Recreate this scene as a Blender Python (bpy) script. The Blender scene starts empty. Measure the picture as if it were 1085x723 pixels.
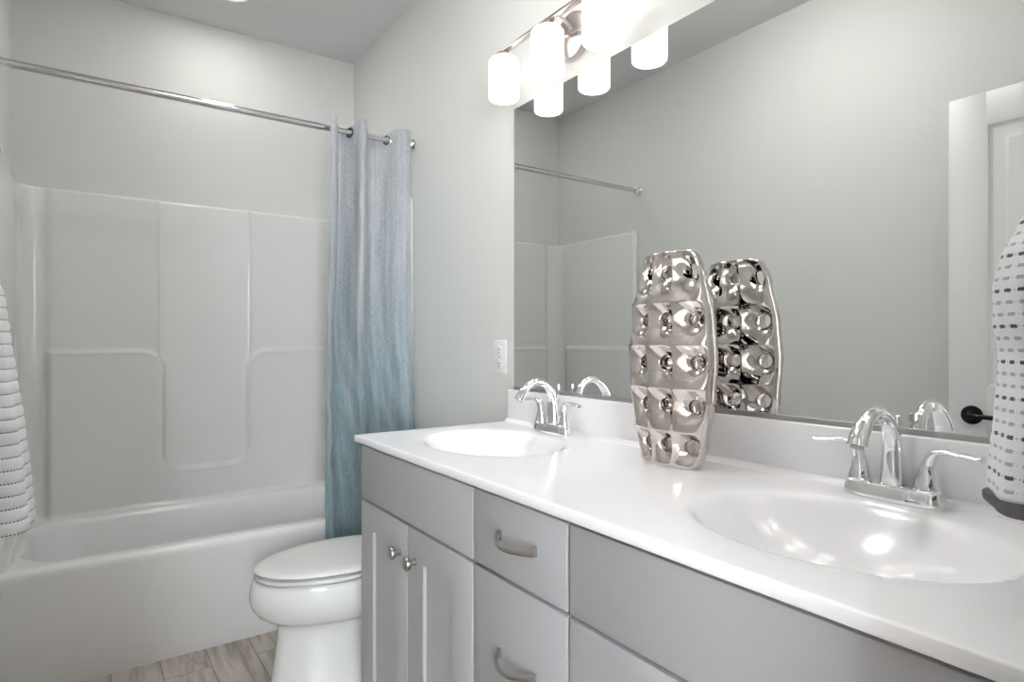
import bpy, bmesh, math, random
from math import sin, cos, pi, radians, sqrt
from mathutils import Vector, Matrix
random.seed(4)
SC = bpy.context.scene
COL = SC.collection

# ---------------------------------------------------------------- camera, world, lights, exposure
FPX = 642.0
cam_d = bpy.data.cameras.new('camera'); cam = bpy.data.objects.new('camera', cam_d); COL.objects.link(cam)
cam_d.sensor_width = 36.0; cam_d.lens = FPX / 1085 * 36.0; cam_d.clip_start = 0.01; cam_d.clip_end = 60
cam.location = (-1.22, 0.0, 1.18)
cam.rotation_euler = (radians(90), 0, radians(-35.05))
SC.camera = cam
SC.view_settings.view_transform = 'Standard'; SC.view_settings.look = 'None'
SC.view_settings.gamma = 1.0; SC.view_settings.exposure = 1.27
SC.view_settings.use_curve_mapping = False
world = bpy.data.worlds.new('world'); SC.world = world; world.use_nodes = True
WN = world.node_tree.nodes
WN['Background'].inputs[0].default_value = (0.90, 0.95, 1.0, 1); WN['Background'].inputs[1].default_value = 15.0
SHADE_EMIT = 0.72
BULB_EMIT = 9.0
FILL_DOME_EMIT = 19.0
DOWNLIGHT_W = 1.2
# ---------------------------------------------------------------- materials
def new_mat(name):
    m = bpy.data.materials.new(name); m.use_nodes = True
    return m, m.node_tree, m.node_tree.nodes['Principled BSDF']
def pm(name, color, rough=0.5, metal=0.0, coat=0.0, bump=0.0, bscale=60, var=0.0, vscale=3, spec=0.5, subsurf=0):
    m, nt, b = new_mat(name); N = nt.nodes; L = nt.links
    b.inputs['Base Color'].default_value = (*color, 1); b.inputs['Roughness'].default_value = rough
    b.inputs['Metallic'].default_value = metal; b.inputs['Coat Weight'].default_value = coat
    b.inputs['Coat Roughness'].default_value = 0.04; b.inputs['Specular IOR Level'].default_value = spec
    tc = N.new('ShaderNodeTexCoord')
    if var > 0:
        n = N.new('ShaderNodeTexNoise'); n.inputs['Scale'].default_value = vscale; n.inputs['Detail'].default_value = 4
        L.new(tc.outputs['Object'], n.inputs['Vector'])
        mx = N.new('ShaderNodeMix'); mx.data_type = 'RGBA'
        mx.inputs[6].default_value = (*[c * (1 - var) for c in color], 1)
        mx.inputs[7].default_value = (*[min(1, c * (1 + var)) for c in color], 1)
        L.new(n.outputs['Fac'], mx.inputs[0]); L.new(mx.outputs[2], b.inputs['Base Color'])
    if bump > 0:
        n = N.new('ShaderNodeTexNoise'); n.inputs['Scale'].default_value = bscale; n.inputs['Detail'].default_value = 3
        L.new(tc.outputs['Object'], n.inputs['Vector'])
        bp = N.new('ShaderNodeBump'); bp.inputs['Strength'].default_value = bump; bp.inputs['Distance'].default_value = 0.002
        L.new(n.outputs['Fac'], bp.inputs['Height']); L.new(bp.outputs['Normal'], b.inputs['Normal'])
    return m
M = {}
M['wall'] = pm('wall_paint', (0.665, 0.67, 0.645), 0.6, bump=0.08, bscale=220, var=0.01)
M['ceiling'] = pm('ceiling_paint', (0.70, 0.70, 0.71), 0.8, bump=0.08, bscale=200)
M['trim'] = pm('trim_paint', (0.78, 0.78, 0.77), 0.35, bump=0.03, bscale=80)
M['doorpaint'] = pm('door_paint', (0.74, 0.75, 0.75), 0.4, bump=0.04, bscale=120)
M['fiberglass'] = pm('gloss_fiberglass', (0.765, 0.765, 0.755), 0.13, coat=0.0, bump=0.02, bscale=6)
M['tub'] = pm('tub_enamel', (0.82, 0.82, 0.82), 0.2, coat=0.1, bump=0.015, bscale=8)
M['porcelain'] = pm('porcelain', (0.80, 0.80, 0.79), 0.08, coat=0.5, bump=0.01, bscale=10)
M['plastic'] = pm('white_plastic', (0.78, 0.78, 0.77), 0.25, bump=0.01, bscale=30)
M['marble'] = pm('cultured_marble', (0.90, 0.896, 0.91), 0.16, coat=0.05, var=0.015, vscale=5)
M['cabinet'] = pm('grey_cabinet_paint', (0.385, 0.38, 0.388), 0.38, bump=0.05, bscale=90, var=0.02, vscale=8)
M['dark'] = pm('dark_cavity', (0.03, 0.03, 0.032), 0.8, bump=0.05)
M['chrome'] = pm('chrome', (0.86, 0.87, 0.88), 0.05, 1.0, var=0.01)
M['rodchrome'] = pm('rod_chrome', (0.62, 0.62, 0.64), 0.16, 1.0, var=0.03, vscale=30)
M['channel'] = pm('satin_aluminium', (0.42, 0.42, 0.42), 0.38, 1.0, bump=0.02, bscale=200)
M['nickel'] = pm('brushed_nickel', (0.40, 0.375, 0.355), 0.28, 1.0, bump=0.05, bscale=300, var=0.04, vscale=60)
M['nickelwarm'] = pm('satin_nickel', (0.60, 0.54, 0.51), 0.25, 1.0, bump=0.03, bscale=300, var=0.03, vscale=40)
M['silver'] = pm('silver_glaze', (0.69, 0.635, 0.605), 0.035, 1.0, bump=0.10, bscale=14, var=0.04, vscale=9)
M['mirror'] = pm('mirror_silver', (0.87, 0.89, 0.88), 0.0, 1.0, var=0.002)
M['black'] = pm('black_metal', (0.012, 0.012, 0.013), 0.3, 0.6, bump=0.02)
M['hemgrey'] = pm('grey_hem_cloth', (0.15, 0.14, 0.16), 0.95, bump=0.8, bscale=500, var=0.15, vscale=90)
M['rubber'] = pm('dark_rubber', (0.05, 0.05, 0.05), 0.7, bump=0.03)

def shade_mat(name, e, col):
    m, nt, b = new_mat(name)
    b.inputs['Base Color'].default_value = (0.9, 0.9, 0.9, 1); b.inputs['Roughness'].default_value = 0.2
    b.inputs['Emission Color'].default_value = (*col, 1); b.inputs['Emission Strength'].default_value = e
    n = nt.nodes.new('ShaderNodeTexNoise'); n.inputs['Scale'].default_value = 4
    r = nt.nodes.new('ShaderNodeMapRange'); r.inputs['To Min'].default_value = 0.18; r.inputs['To Max'].default_value = 0.22
    nt.links.new(n.outputs['Fac'], r.inputs['Value']); nt.links.new(r.outputs['Result'], b.inputs['Roughness'])
    return m
M['shade'] = shade_mat('lit_opal_glass', SHADE_EMIT, (1.0, 0.965, 0.93))
M['bulb'] = shade_mat('glowing_bulb_glass', BULB_EMIT, (1.0, 0.965, 0.93))
M['dome'] = shade_mat('fill_dome_glass', FILL_DOME_EMIT, (1.0, 0.98, 0.96))
M['lens'] = shade_mat('lit_downlight_lens', 0.9, (1.0, 0.98, 0.95))

def floor_mat():
    m, nt, b = new_mat('wood_look_plank'); N = nt.nodes; L = nt.links
    tc = N.new('ShaderNodeTexCoord'); mp = N.new('ShaderNodeMapping'); mp.inputs['Rotation'].default_value = (0, 0, radians(90))
    L.new(tc.outputs['Object'], mp.inputs['Vector'])
    br = N.new('ShaderNodeTexBrick'); br.inputs['Scale'].default_value = 1.0; br.inputs['Brick Width'].default_value = 0.92
    br.inputs['Row Height'].default_value = 0.152; br.inputs['Mortar Size'].default_value = 0.0018; br.offset = 0.37
    br.inputs['Color1'].default_value = (0.0, 0.0, 0.0, 1); br.inputs['Color2'].default_value = (1, 1, 1, 1)
    br.inputs['Mortar'].default_value = (0.5, 0.5, 0.5, 1)
    L.new(mp.outputs['Vector'], br.inputs['Vector'])
    st = N.new('ShaderNodeMapping'); st.inputs['Scale'].default_value = (22, 2.0, 1)
    L.new(tc.outputs['Object'], st.inputs['Vector'])
    off = N.new('ShaderNodeVectorMath'); off.operation = 'MULTIPLY_ADD'; off.inputs[1].default_value = (3, 9, 5)
    L.new(br.outputs['Color'], off.inputs[0]); L.new(st.outputs['Vector'], off.inputs[2])
    n = N.new('ShaderNodeTexNoise'); n.inputs['Scale'].default_value = 1.0; n.inputs['Detail'].default_value = 9; n.inputs['Roughness'].default_value = 0.62
    n.inputs['Distortion'].default_value = 1.4
    L.new(off.outputs[0], n.inputs['Vector'])
    cr = N.new('ShaderNodeValToRGB'); e = cr.color_ramp.elements
    e[0].position = 0.26; e[0].color = (0.26, 0.22, 0.19, 1); e[1].position = 0.72; e[1].color = (0.62, 0.565, 0.51, 1)
    x = e.new(0.42); x.color = (0.40, 0.35, 0.305, 1); x = e.new(0.52); x.color = (0.53, 0.475, 0.425, 1)
    L.new(n.outputs['Fac'], cr.inputs['Fac'])
    mx = N.new('ShaderNodeMix'); mx.data_type = 'RGBA'; mx.inputs[7].default_value = (0.20, 0.185, 0.17, 1)
    L.new(br.outputs['Fac'], mx.inputs[0]); L.new(cr.outputs['Color'], mx.inputs[6]); L.new(mx.outputs[2], b.inputs['Base Color'])
    b.inputs['Roughness'].default_value = 0.4
    return m
M['floor'] = floor_mat()
M['bedroom'] = pm('taupe_bedroom_paint', (0.40, 0.36, 0.33), 0.7, bump=0.05, bscale=150, var=0.02)

def curtain_mat():
    m, nt, b = new_mat('slub_woven_curtain'); N = nt.nodes; L = nt.links
    tc = N.new('ShaderNodeTexCoord')
    def noise(scale, vec_scale, detail=5, rough=.6):
        mp = N.new('ShaderNodeMapping'); mp.inputs['Scale'].default_value = vec_scale
        L.new(tc.outputs['UV'], mp.inputs['Vector'])
        n = N.new('ShaderNodeTexNoise'); n.inputs['Scale'].default_value = scale; n.inputs['Detail'].default_value = detail; n.inputs['Roughness'].default_value = rough
        L.new(mp.outputs['Vector'], n.inputs['Vector']); return n
    streak = noise(1, (22, 1.8, 1), 6, .65); thr1 = noise(1, (700, 60, 1), 2); thr2 = noise(1, (60, 800, 1), 2)
    # dye runs from grey at the top hem to teal at the bottom (woven into the cloth)
    sep = N.new('ShaderNodeSeparateXYZ'); L.new(tc.outputs['UV'], sep.inputs[0])
    gr = N.new('ShaderNodeMapRange'); gr.inputs['From Min'].default_value = 1.9; gr.inputs['From Max'].default_value = 0.3
    gr.inputs['To Min'].default_value = -0.12; gr.inputs['To Max'].default_value = 0.42
    L.new(sep.outputs['Y'], gr.inputs['Value'])
    ad = N.new('ShaderNodeMath'); ad.operation = 'ADD'; L.new(streak.outputs['Fac'], ad.inputs[0]); L.new(gr.outputs['Result'], ad.inputs[1])
    cr = N.new('ShaderNodeValToRGB'); e = cr.color_ramp.elements
    e[0].position = 0.30; e[0].color = (0.42, 0.43, 0.445, 1); e[1].position = 1.0; e[1].color = (0.155, 0.22, 0.245, 1)
    x = e.new(0.52); x.color = (0.32, 0.345, 0.365, 1); x = e.new(0.74); x.color = (0.21, 0.28, 0.305, 1)
    L.new(ad.outputs[0], cr.inputs['Fac'])
    s = N.new('ShaderNodeMath'); s.operation = 'ADD'; L.new(thr1.outputs['Fac'], s.inputs[0]); L.new(thr2.outputs['Fac'], s.inputs[1])
    mr = N.new('ShaderNodeMapRange'); mr.inputs['From Min'].default_value = 0.7; mr.inputs['From Max'].default_value = 1.3
    mr.inputs['To Min'].default_value = 0.5; mr.inputs['To Max'].default_value = 1.5
    L.new(s.outputs[0], mr.inputs['Value'])
    mul = N.new('ShaderNodeMix'); mul.data_type = 'RGBA'; mul.blend_type = 'MULTIPLY'; mul.inputs[0].default_value = 1
    L.new(cr.outputs['Color'], mul.inputs[6]); L.new(mr.outputs['Result'], mul.inputs[7]); L.new(mul.outputs[2], b.inputs['Base Color'])
    bp = N.new('ShaderNodeBump'); bp.inputs['Strength'].default_value = 0.35; bp.inputs['Distance'].default_value = 0.001
    L.new(s.outputs[0], bp.inputs['Height']); L.new(bp.outputs['Normal'], b.inputs['Normal'])
    b.inputs['Roughness'].default_value = 0.85; b.inputs['Sheen Weight'].default_value = 0.15
    return m
M['curtain'] = curtain_mat()

def dash_mat(name, pitch, dash, duty, thick, three, soft=0.12, v0=0.0):
    """white terry with woven rows of dashes; UV in metres."""
    m, nt, b = new_mat(name); N = nt.nodes; L = nt.links
    tc = N.new('ShaderNodeTexCoord')
    wn = N.new('ShaderNodeTexNoise'); wn.inputs['Scale'].default_value = 260; wn.inputs['Detail'].default_value = 2
    L.new(tc.outputs['UV'], wn.inputs['Vector'])
    ws = N.new('ShaderNodeVectorMath'); ws.operation = 'MULTIPLY_ADD'; ws.inputs[1].default_value = (0.0022, 0.0022, 0) if three else (0.0005, 0.0005, 0)
    L.new(wn.outputs['Color'], ws.inputs[0]); L.new(tc.outputs['UV'], ws.inputs[2])
    sep = N.new('ShaderNodeSeparateXYZ'); L.new(ws.outputs[0], sep.inputs[0])
    def ma(op, a, bb=None, c=None):
        n = N.new('ShaderNodeMath'); n.operation = op
        for i, x in enumerate((a, bb, c)):
            if x is None: continue
            if isinstance(x, (int, float)): n.inputs[i].default_value = x
            else: L.new(x, n.inputs[i])
        return n.outputs[0]
    row = ma('DIVIDE', ma('SUBTRACT', sep.outputs['Y'], v0), pitch)
    fr = ma('FRACT', row); rid = ma('FLOOR', row)
    inrow = ma('LESS_THAN', ma('ABSOLUTE', ma('SUBTRACT', fr, 0.5)), thick / 2)
    sh = ma('MULTIPLY', rid, 0.13) if three else 0.0
    cf = ma('FRACT', ma('ADD', ma('DIVIDE', sep.outputs['X'], dash), sh))
    incol = ma('LESS_THAN', cf, duty)
    mask = ma('MULTIPLY', inrow, incol)
    if three:
        thin = ma('MULTIPLY', ma('LESS_THAN', ma('ABSOLUTE', ma('SUBTRACT', fr, 0.5)), 0.05), ma('LESS_THAN', ma('FRACT', ma('DIVIDE', sep.outputs['X'], dash / 4)), 0.5))
        k = ma('LESS_THAN', ma('FRACT', ma('ADD', ma('DIVIDE', rid, 3.0), 0.1)), 0.3)
        col = N.new('ShaderNodeMix'); col.data_type = 'RGBA'; col.inputs[6].default_value = (0.42, 0.42, 0.45, 1); col.inputs[7].default_value = (0.06, 0.06, 0.07, 1)
        L.new(k, col.inputs[0]); mask = ma('MAXIMUM', mask, ma('MULTIPLY', thin, 0.55)); colo = col.outputs[2]
    mx = N.new('ShaderNodeMix'); mx.data_type = 'RGBA'
    mx.inputs[6].default_value = (0.83, 0.83, 0.85, 1); mx.inputs[7].default_value = (0.03, 0.03, 0.035, 1)
    if three: L.new(colo, mx.inputs[7])
    L.new(mask, mx.inputs[0]); L.new(mx.outputs[2], b.inputs['Base Color'])
    n = N.new('ShaderNodeTexNoise'); n.inputs['Scale'].default_value = 420; n.inputs['Detail'].default_value = 3
    L.new(tc.outputs['UV'], n.inputs['Vector'])
    bp = N.new('ShaderNodeBump'); bp.inputs['Strength'].default_value = 0.6; bp.inputs['Distance'].default_value = 0.002
    L.new(n.outputs['Fac'], bp.inputs['Height']); L.new(bp.outputs['Normal'], b.inputs['Normal'])
    b.inputs['Roughness'].default_value = 0.95; b.inputs['Sheen Weight'].default_value = 0.3
    return m
M['towelR'] = dash_mat('white_terry_dashed', 0.0128, 0.0155, 0.52, 0.30, True)
M['towelL'] = dash_mat('white_terry_ribbed', 0.033, 0.0075, 0.66, 0.085, False, v0=0.66)

# ---------------------------------------------------------------- mesh helpers
def link(name, me, mat, parent=None, smooth=True, angle=35):
    o = bpy.data.objects.new(name, me); COL.objects.link(o)
    if mat is not None: me.materials.append(mat)
    if smooth:
        me.polygons.foreach_set('use_smooth', [True] * len(me.polygons))
        if angle: me.set_sharp_from_angle(angle=radians(angle))
    if parent is not None: o.parent = parent; o.matrix_parent_inverse = Matrix.Identity(4)
    return o
class MB:
    """collects pieces (world coordinates) into one mesh; origin moved to base for top-level use"""
    def __init__(s): s.bm = bmesh.new()
    def box(s, x0, x1, y0, y1, z0, z1, bev=0.0, seg=2, rot=None):
        r = bmesh.ops.create_cube(s.bm, size=1.0)
        vs = r['verts']
        for v in vs: v.co = Vector(((x0 + x1) / 2 + v.co.x * (x1 - x0), (y0 + y1) / 2 + v.co.y * (y1 - y0), (z0 + z1) / 2 + v.co.z * (z1 - z0)))
        if bev > 0:
            es = set(e for v in vs for e in v.link_edges)
            bmesh.ops.bevel(s.bm, geom=list(es), offset=bev, segments=seg, profile=0.5, affect='EDGES')
        return s
    def loft(s, rings, closed=True, cap0=True, cap1=True, uv=None):
        R = [[s.bm.verts.new(p) for p in r] for r in rings]
        n = len(R[0]); uvl = s.bm.loops.layers.uv.verify() if uv else None
        for i in range(len(R) - 1):
            for j in range(n if closed else n - 1):
                k = (j + 1) % n
                try: f = s.bm.faces.new((R[i][j], R[i][k], R[i + 1][k], R[i + 1][j]))
                except ValueError: continue
                if uv:
                    jj = j + 1
                    for lp, (a, bb) in zip(f.loops, ((i, j), (i, jj), (i + 1, jj), (i + 1, j))): lp[uvl].uv = uv(a, bb)
        if closed and cap0: s.bm.faces.new(R[0][::-1])
        if closed and cap1: s.bm.faces.new(R[-1])
        return s
    def tube(s, pts, rad, n=14, cap=True, flat=None):
        """pts list of Vector; rad number/list; flat=(list of (ra, rb)) elliptical with up hint z"""
        pts = [Vector(p) for p in pts]; rings = []
        prev = None
        for i, p in enumerate(pts):
            t = (pts[min(i + 1, len(pts) - 1)] - pts[max(i - 1, 0)]).normalized()
            if prev is None:
                ref = Vector((0, 0, 1)) if abs(t.z) < 0.9 else Vector((1, 0, 0))
                a = t.cross(ref).normalized()
            else: a = (prev - t * prev.dot(t)).normalized()
            prev = a; b = t.cross(a).normalized()
            if flat: ra, rb = flat[i]
            else: ra = rb = rad[i] if isinstance(rad, (list, tuple)) else rad
            rings.append([p + a * (ra * cos(2 * pi * k / n)) + b * (rb * sin(2 * pi * k / n)) for k in range(n)])
        return s.loft(rings, True, cap, cap)
    def lathe(s, prof, c, axis='z', n=32, cap0=True, cap1=True):
        rings = []
        for r, h in prof:
            ring = []
            for k in range(n):
                a = 2 * pi * k / n; u, v = r * cos(a), r * sin(a)
                if axis == 'z': q = (c[0] + u, c[1] + v, c[2] + h)
                elif axis == 'x': q = (c[0] + h, c[1] + u, c[2] + v)
                else: q = (c[0] + v, c[1] + h, c[2] + u)
                ring.append(q)
            rings.append(ring)
        return s.loft(rings, True, cap0, cap1)
    def torus(s, c, R, r, axis='x', n=28, m=10):
        rings = []
        for i in range(n):
            a = 2 * pi * i / n; ring = []
            for j in range(m):
                b = 2 * pi * j / m; q = R + r * cos(b); h = r * sin(b); u, v = q * cos(a), q * sin(a)
                ring.append({'x': (c[0] + h, c[1] + u, c[2] + v), 'y': (c[0] + u, c[1] + h, c[2] + v), 'z': (c[0] + u, c[1] + v, c[2] + h)}[axis])
            rings.append(ring)
        rings.append(rings[0])
        V = [[s.bm.verts.new(p) for p in r_] for r_ in rings[:-1]]
        for i in range(n):
            for j in range(m):
                s.bm.faces.new((V[i][j], V[i][(j + 1) % m], V[(i + 1) % n][(j + 1) % m], V[(i + 1) % n][j]))
        return s
    def build(s, name, mat, parent=None, origin=None, smooth=True, angle=35, local=False):
        bmesh.ops.recalc_face_normals(s.bm, faces=s.bm.faces)
        if local: off = Vector((0, 0, 0))
        elif parent is not None: off = parent.location.copy() if parent.parent is None else parent.location + parent.parent.location
        elif origin is not None: off = Vector(origin)
        else:
            zs = [v.co for v in s.bm.verts]
            off = Vector(((min(v.x for v in zs) + max(v.x for v in zs)) / 2, (min(v.y for v in zs) + max(v.y for v in zs)) / 2, min(v.z for v in zs)))
        for v in s.bm.verts: v.co -= off
        me = bpy.data.meshes.new(name); s.bm.to_mesh(me); s.bm.free()
        o = link(name, me, mat, parent, smooth, angle)
        if parent is None: o.location = off
        return o
def empty(name, loc, label=None, cat=None, group=None):
    o = bpy.data.objects.new(name, None); COL.objects.link(o); o.location = loc; o.empty_display_size = 0.05
    if label: tag(o, label, cat, group)
    return o
def tag(o, label, cat, group=None):
    o['label'] = label; o['category'] = cat
    if group: o['group'] = group
    return o
def struct(name, mb, mat, **k):
    o = mb.build(name, mat, smooth=False, **k); o['kind'] = 'structure'; return o
def smoothstep(a, b, x):
    t = max(0, min(1, (x - a) / (b - a))); return t * t * (3 - 2 * t)
def catmull(pts, sub=6):
    pts = [Vector(p) for p in pts]; out = []
    for i in range(len(pts) - 1):
        p0 = pts[max(i - 1, 0)]; p1 = pts[i]; p2 = pts[i + 1]; p3 = pts[min(i + 2, len(pts) - 1)]
        for k in range(sub):
            t = k / sub
            out.append(0.5 * ((2 * p1) + (p2 - p0) * t + (2 * p0 - 5 * p1 + 4 * p2 - p3) * t * t + (3 * p1 - p0 - 3 * p2 + p3) * t ** 3))
    out.append(pts[-1]); return out
def lerp_tab(tab, x):
    """tab sorted ascending [(x, v...)]"""
    if x <= tab[0][0]: return tab[0][1:]
    for a, b in zip(tab, tab[1:]):
        if x <= b[0]:
            t = (x - a[0]) / (b[0] - a[0]); t = t * t * (3 - 2 * t) * 0.5 + t * 0.5
            return tuple(p + (q - p) * t for p, q in zip(a[1:], b[1:]))
    return tab[-1][1:]

# ---------------------------------------------------------------- room dimensions (metres)
XL, YN, YF, ZC = -1.48, 0.13, 3.28, 2.726       # left wall, near wall, far wall, ceiling
TUBY = 2.545; RIM = 0.42; SUR = 1.826
CT = 0.90                                     # counter top
struct('floor', MB().box(-3.1, 1.1, -2.9, YF + .1, -.06, 0), M['floor'])
struct('ceiling', MB().box(XL - .1, .1, .011, YF + .1, ZC, ZC + .06), M['ceiling'])
struct('wall_right', MB().box(0, .1, 0.01, YF + .1, 0, ZC), M['wall'])
struct('wall_left', MB().box(XL - .1, XL, 0.01, YF, 0, ZC), M['wall'])
struct('wall_back', MB().box(XL, 0, YF, YF + .1, 0, ZC), M['wall'])
DX0, DX1, DH = -1.38, -.665, 2.06
struct('wall_front', MB().box(XL, DX0, .01, YN, 0, ZC).box(DX1, 0, .01, YN, 0, ZC).box(DX0, DX1, .01, YN, DH, ZC), M['wall'])
struct('trim_1', MB().box(DX0, DX0 + .012, .012, YN, 0, DH, .002).box(DX1 - .012, DX1, .012, YN, 0, DH, .002).box(DX0, DX1, .012, YN, DH - .012, DH, .002)
       .box(DX1 - .004, DX1 + .056, YN, YN + .014, 0, DH + .06, .004).box(DX0 - .05, DX0 + .004, YN, YN + .014, 0, DH + .06, .004)
       .box(DX0, DX1, YN, YN + .014, DH, DH + .06, .004), M['trim'])
struct('baseboard_right', MB().box(-.014, 0, 1.76, TUBY - .002, 0, .12, .004), M['trim'])
struct('baseboard_left', MB().box(XL, XL + .014, YN + .02, TUBY - .002, 0, .12, .004), M['trim'])

# unseen bedroom added beyond the doorway, for daylight fill and reflections
struct('wall_bedroom_left', MB().box(-3.1, -3.0, -2.9, .01, 0, ZC), M['bedroom'])
struct('wall_bedroom_right', MB().box(1.0, 1.1, -2.9, .01, 0, ZC), M['bedroom'])
struct('wall_bedroom_side', MB().box(-3.0, XL, -.05, .01, 0, ZC).box(.1, 1.0, -.05, .01, 0, ZC), M['bedroom'])
struct('wall_bedroom_back', MB().box(-3.1, -2.95, -2.9, -2.8, 0, ZC).box(-1.6, 1.1, -2.9, -2.8, 0, ZC).box(-2.95, -1.6, -2.9, -2.8, 0, .45).box(-2.95, -1.6, -2.9, -2.8, 2.4, ZC), M['bedroom'])
struct('ceiling_bedroom', MB().box(-3.1, 1.1, -2.9, .01, ZC, ZC + .06), M['ceiling'])
wf = MB()
for x in (-2.95, -2.295, -1.64): wf.box(x, x + .04, -2.86, -2.82, .45, 2.4, .003)
for z in (.45, 1.42, 2.36): wf.box(-2.95, -1.6, -2.86, -2.82, z, z + .04, .003)
struct('fill_window_1', wf, M['trim'])  # added window, placed so daylight fills the vanity side
# ---------------------------------------------------------------- tub and surround
tub = empty('bathtub', (-.73, TUBY, 0), 'white one-piece bathtub with moulded shower surround across the far end of the room', 'bathtub')
TX0, TX1 = XL + .002, -.002
def sqring(x0, x1, y0, y1, r, z, n=96):
    """rounded rectangle sampled by angle-like parameter"""
    pts = []
    w, h = (x1 - x0) / 2, (y1 - y0) / 2; cx, cy = (x0 + x1) / 2, (y0 + y1) / 2
    q = n // 4
    corners = [(cx + w - r, cy + h - r, 0), (cx - w + r, cy + h - r, pi / 2), (cx - w + r, cy - h + r, pi), (cx + w - r, cy - h + r, 3 * pi / 2)]
    for (px, py, a0) in corners:
        for k in range(q):
            a = a0 + (k / (q - 1)) * pi / 2
            pts.append(Vector((px + r * cos(a), py + r * sin(a), z)))
    return pts
YB = YF - .003
rings = []
rings.append(sqring(TX0, TX1, TUBY + .03, YB, .004, 0.0))
rings.append(sqring(TX0, TX1, TUBY + .012, YB, .004, 0.06))
rings.append(sqring(TX0, TX1, TUBY + .004, YB, .004, 0.30))
rings.append(sqring(TX0, TX1, TUBY, YB, .004, RIM - .030))
for a in (20, 45, 70, 90):
    rings.append(sqring(TX0, TX1, TUBY + .022 * (1 - cos(radians(a))), YB, .004, RIM - .022 + .022 * sin(radians(a))))
BX0, BX1, BY0, BY1 = TX0 + .062, TX1 - .085, TUBY + .085, YF - .075
inn = [(-.012, .0, .17), (0, -.004, .17), (.008, -.012, .165), (.016, -.03, .16), (.024, -.07, .155), (.036, -.15, .15), (.052, -.24, .14), (.07, -.30, .13), (.10, -.335, .12), (.15, -.35, .10)]
for d, dz, r in inn:
    k = 1.0 if d <= .016 else 1 + (d - .016) * 14      # sloping lounge back at the left end
    rings.append(sqring(BX0 + d * k, BX1 - d, BY0 + d, BY1 - d, r, RIM + dz))
MB().loft(rings).build('tub', M['tub'], tub, angle=50)
# overflow + drain, hidden end
MB().lathe([(.035, 0), (.035, .006), (.028, .010), (.006, .011)], (0, 0, 0), 'z').build('drain', M['chrome'], tub, local=True).location = (.45, .36, .075)

def sur_disp(x, z):
    """inward relief of the far wall panel"""
    def sdbox(px, pz, cx, cz, hx, hz, r):
        qx, qz = abs(px - cx) - hx + r, abs(pz - cz) - hz + r
        return min(max(qx, qz), 0) + sqrt(max(qx, 0) ** 2 + max(qz, 0) ** 2) - r
    sn = sdbox(x, z, -.7425, 1.58, .182, 1.0, .075)       # centre channel
    a, b, r = (z - 1.135) + .09, -sn + .09, .09
    d = min(max(a, b), 0) + sqrt(max(a, 0) ** 2 + max(b, 0) ** 2) - .09
    low = smoothstep(.012, -.012, d)                       # lower thicker part
    # raised bead that runs along the step
    bead = math.exp(-((d + .006) / .009) ** 2) * .004
    up = smoothstep(.193, .205, abs(x + .748)) * smoothstep(1.0, 1.13, z)
    bead2 = math.exp(-((abs(x + .748) - .205) / .006) ** 2) * .003 * smoothstep(1.05, 1.15, z)
    return .026 * low + bead + .010 * max(up, 0) * (1 - low) + bead2
def surround():
    t = .022                                              # stand-off from the wall
    path = []                                             # (x, y, nx, ny, tag)
    yfr = TUBY + .012
    R = .085
    xl, xr, yb = XL + t, -t, YF - t
    # left panel, front to back, then corner, far, corner, right panel
    n1 = 40
    for i in range(n1): path.append((xl, yfr + (yb - R - yfr) * i / n1, 1, 0, 0))
    for i in range(14):
        a = pi / 2 * i / 14; path.append((xl + R - R * cos(a), yb - R + R * sin(a), cos(a), -sin(a), 0))
    n2 = 250
    for i in range(n2 + 1): path.append((xl + R + (xr - xl - 2 * R) * i / n2, yb, 0, -1, 1))
    for i in range(1, 14):
        a = pi / 2 * i / 14; path.append((xr - R + R * sin(a), yb - R + R * cos(a), -sin(a), -cos(a), 0))
    for i in range(n1 + 1): path.append((xr, yb - R - (yb - R - yfr) * i / n1, -1, 0, 0))
    zs = [RIM - .002 + (SUR - RIM) * k / 260 for k in range(261)]
    rings = []
    for z in zs:
        ring = []
        fil = max(0, .022 - (z - RIM)); fil = .022 - sqrt(max(0, .022 ** 2 - fil ** 2)) if fil > 0 else 0
        for (x, y, nx, ny, tg) in path:
            if tg:
                e = min(smoothstep(xl + R, xl + R + .03, x), smoothstep(xr - R, xr - R - .03, x))
                d = sur_disp(x, z) * e
            else:
                along = y
                e = smoothstep(yb - R, yb - R - .04, along) * smoothstep(yfr + .0, yfr + .05, along)
                d = .016 * smoothstep(1.147, 1.123, z) * e + .004 * math.exp(-((z - 1.135) / .010) ** 2) * e
            d += fil * (1 if tg else smoothstep(yfr, yfr + .12, y))
            ring.append(Vector((x + nx * d, y + ny * d, z)))
        rings.append(ring)
    # round over the top back to the wall
    last = rings[-1]
    for k in range(1, 6):
        a = pi / 2 * k / 5; rr = []
        for p, (x, y, nx, ny, tg) in zip(last, path):
            rr.append(Vector((p.x - nx * .012 * (1 - cos(a)), p.y - ny * .012 * (1 - cos(a)), p.z + .012 * sin(a))))
        rings.append(rr)
    rings.append([Vector((min(max(p.x - nx * .03, XL + .001), -.001), min(p.y - ny * .03, YF - .001), p.z + .001)) for p, (x, y, nx, ny, tg) in zip(rings[-1], path)])
    mb = MB(); mb.loft(rings, closed=False)
    # flat front flanges on both side walls
    mb.box(-.026, -.001, TUBY - .022, yfr + .004, RIM - .004, SUR + .008, .005, 3)
    mb.box(XL + .001, XL + .026, TUBY - .022, yfr + .004, RIM - .004, SUR + .008, .005, 3)
    return mb
sp = surround().build('surround_panel', M['fiberglass'], tub, angle=40)

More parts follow.
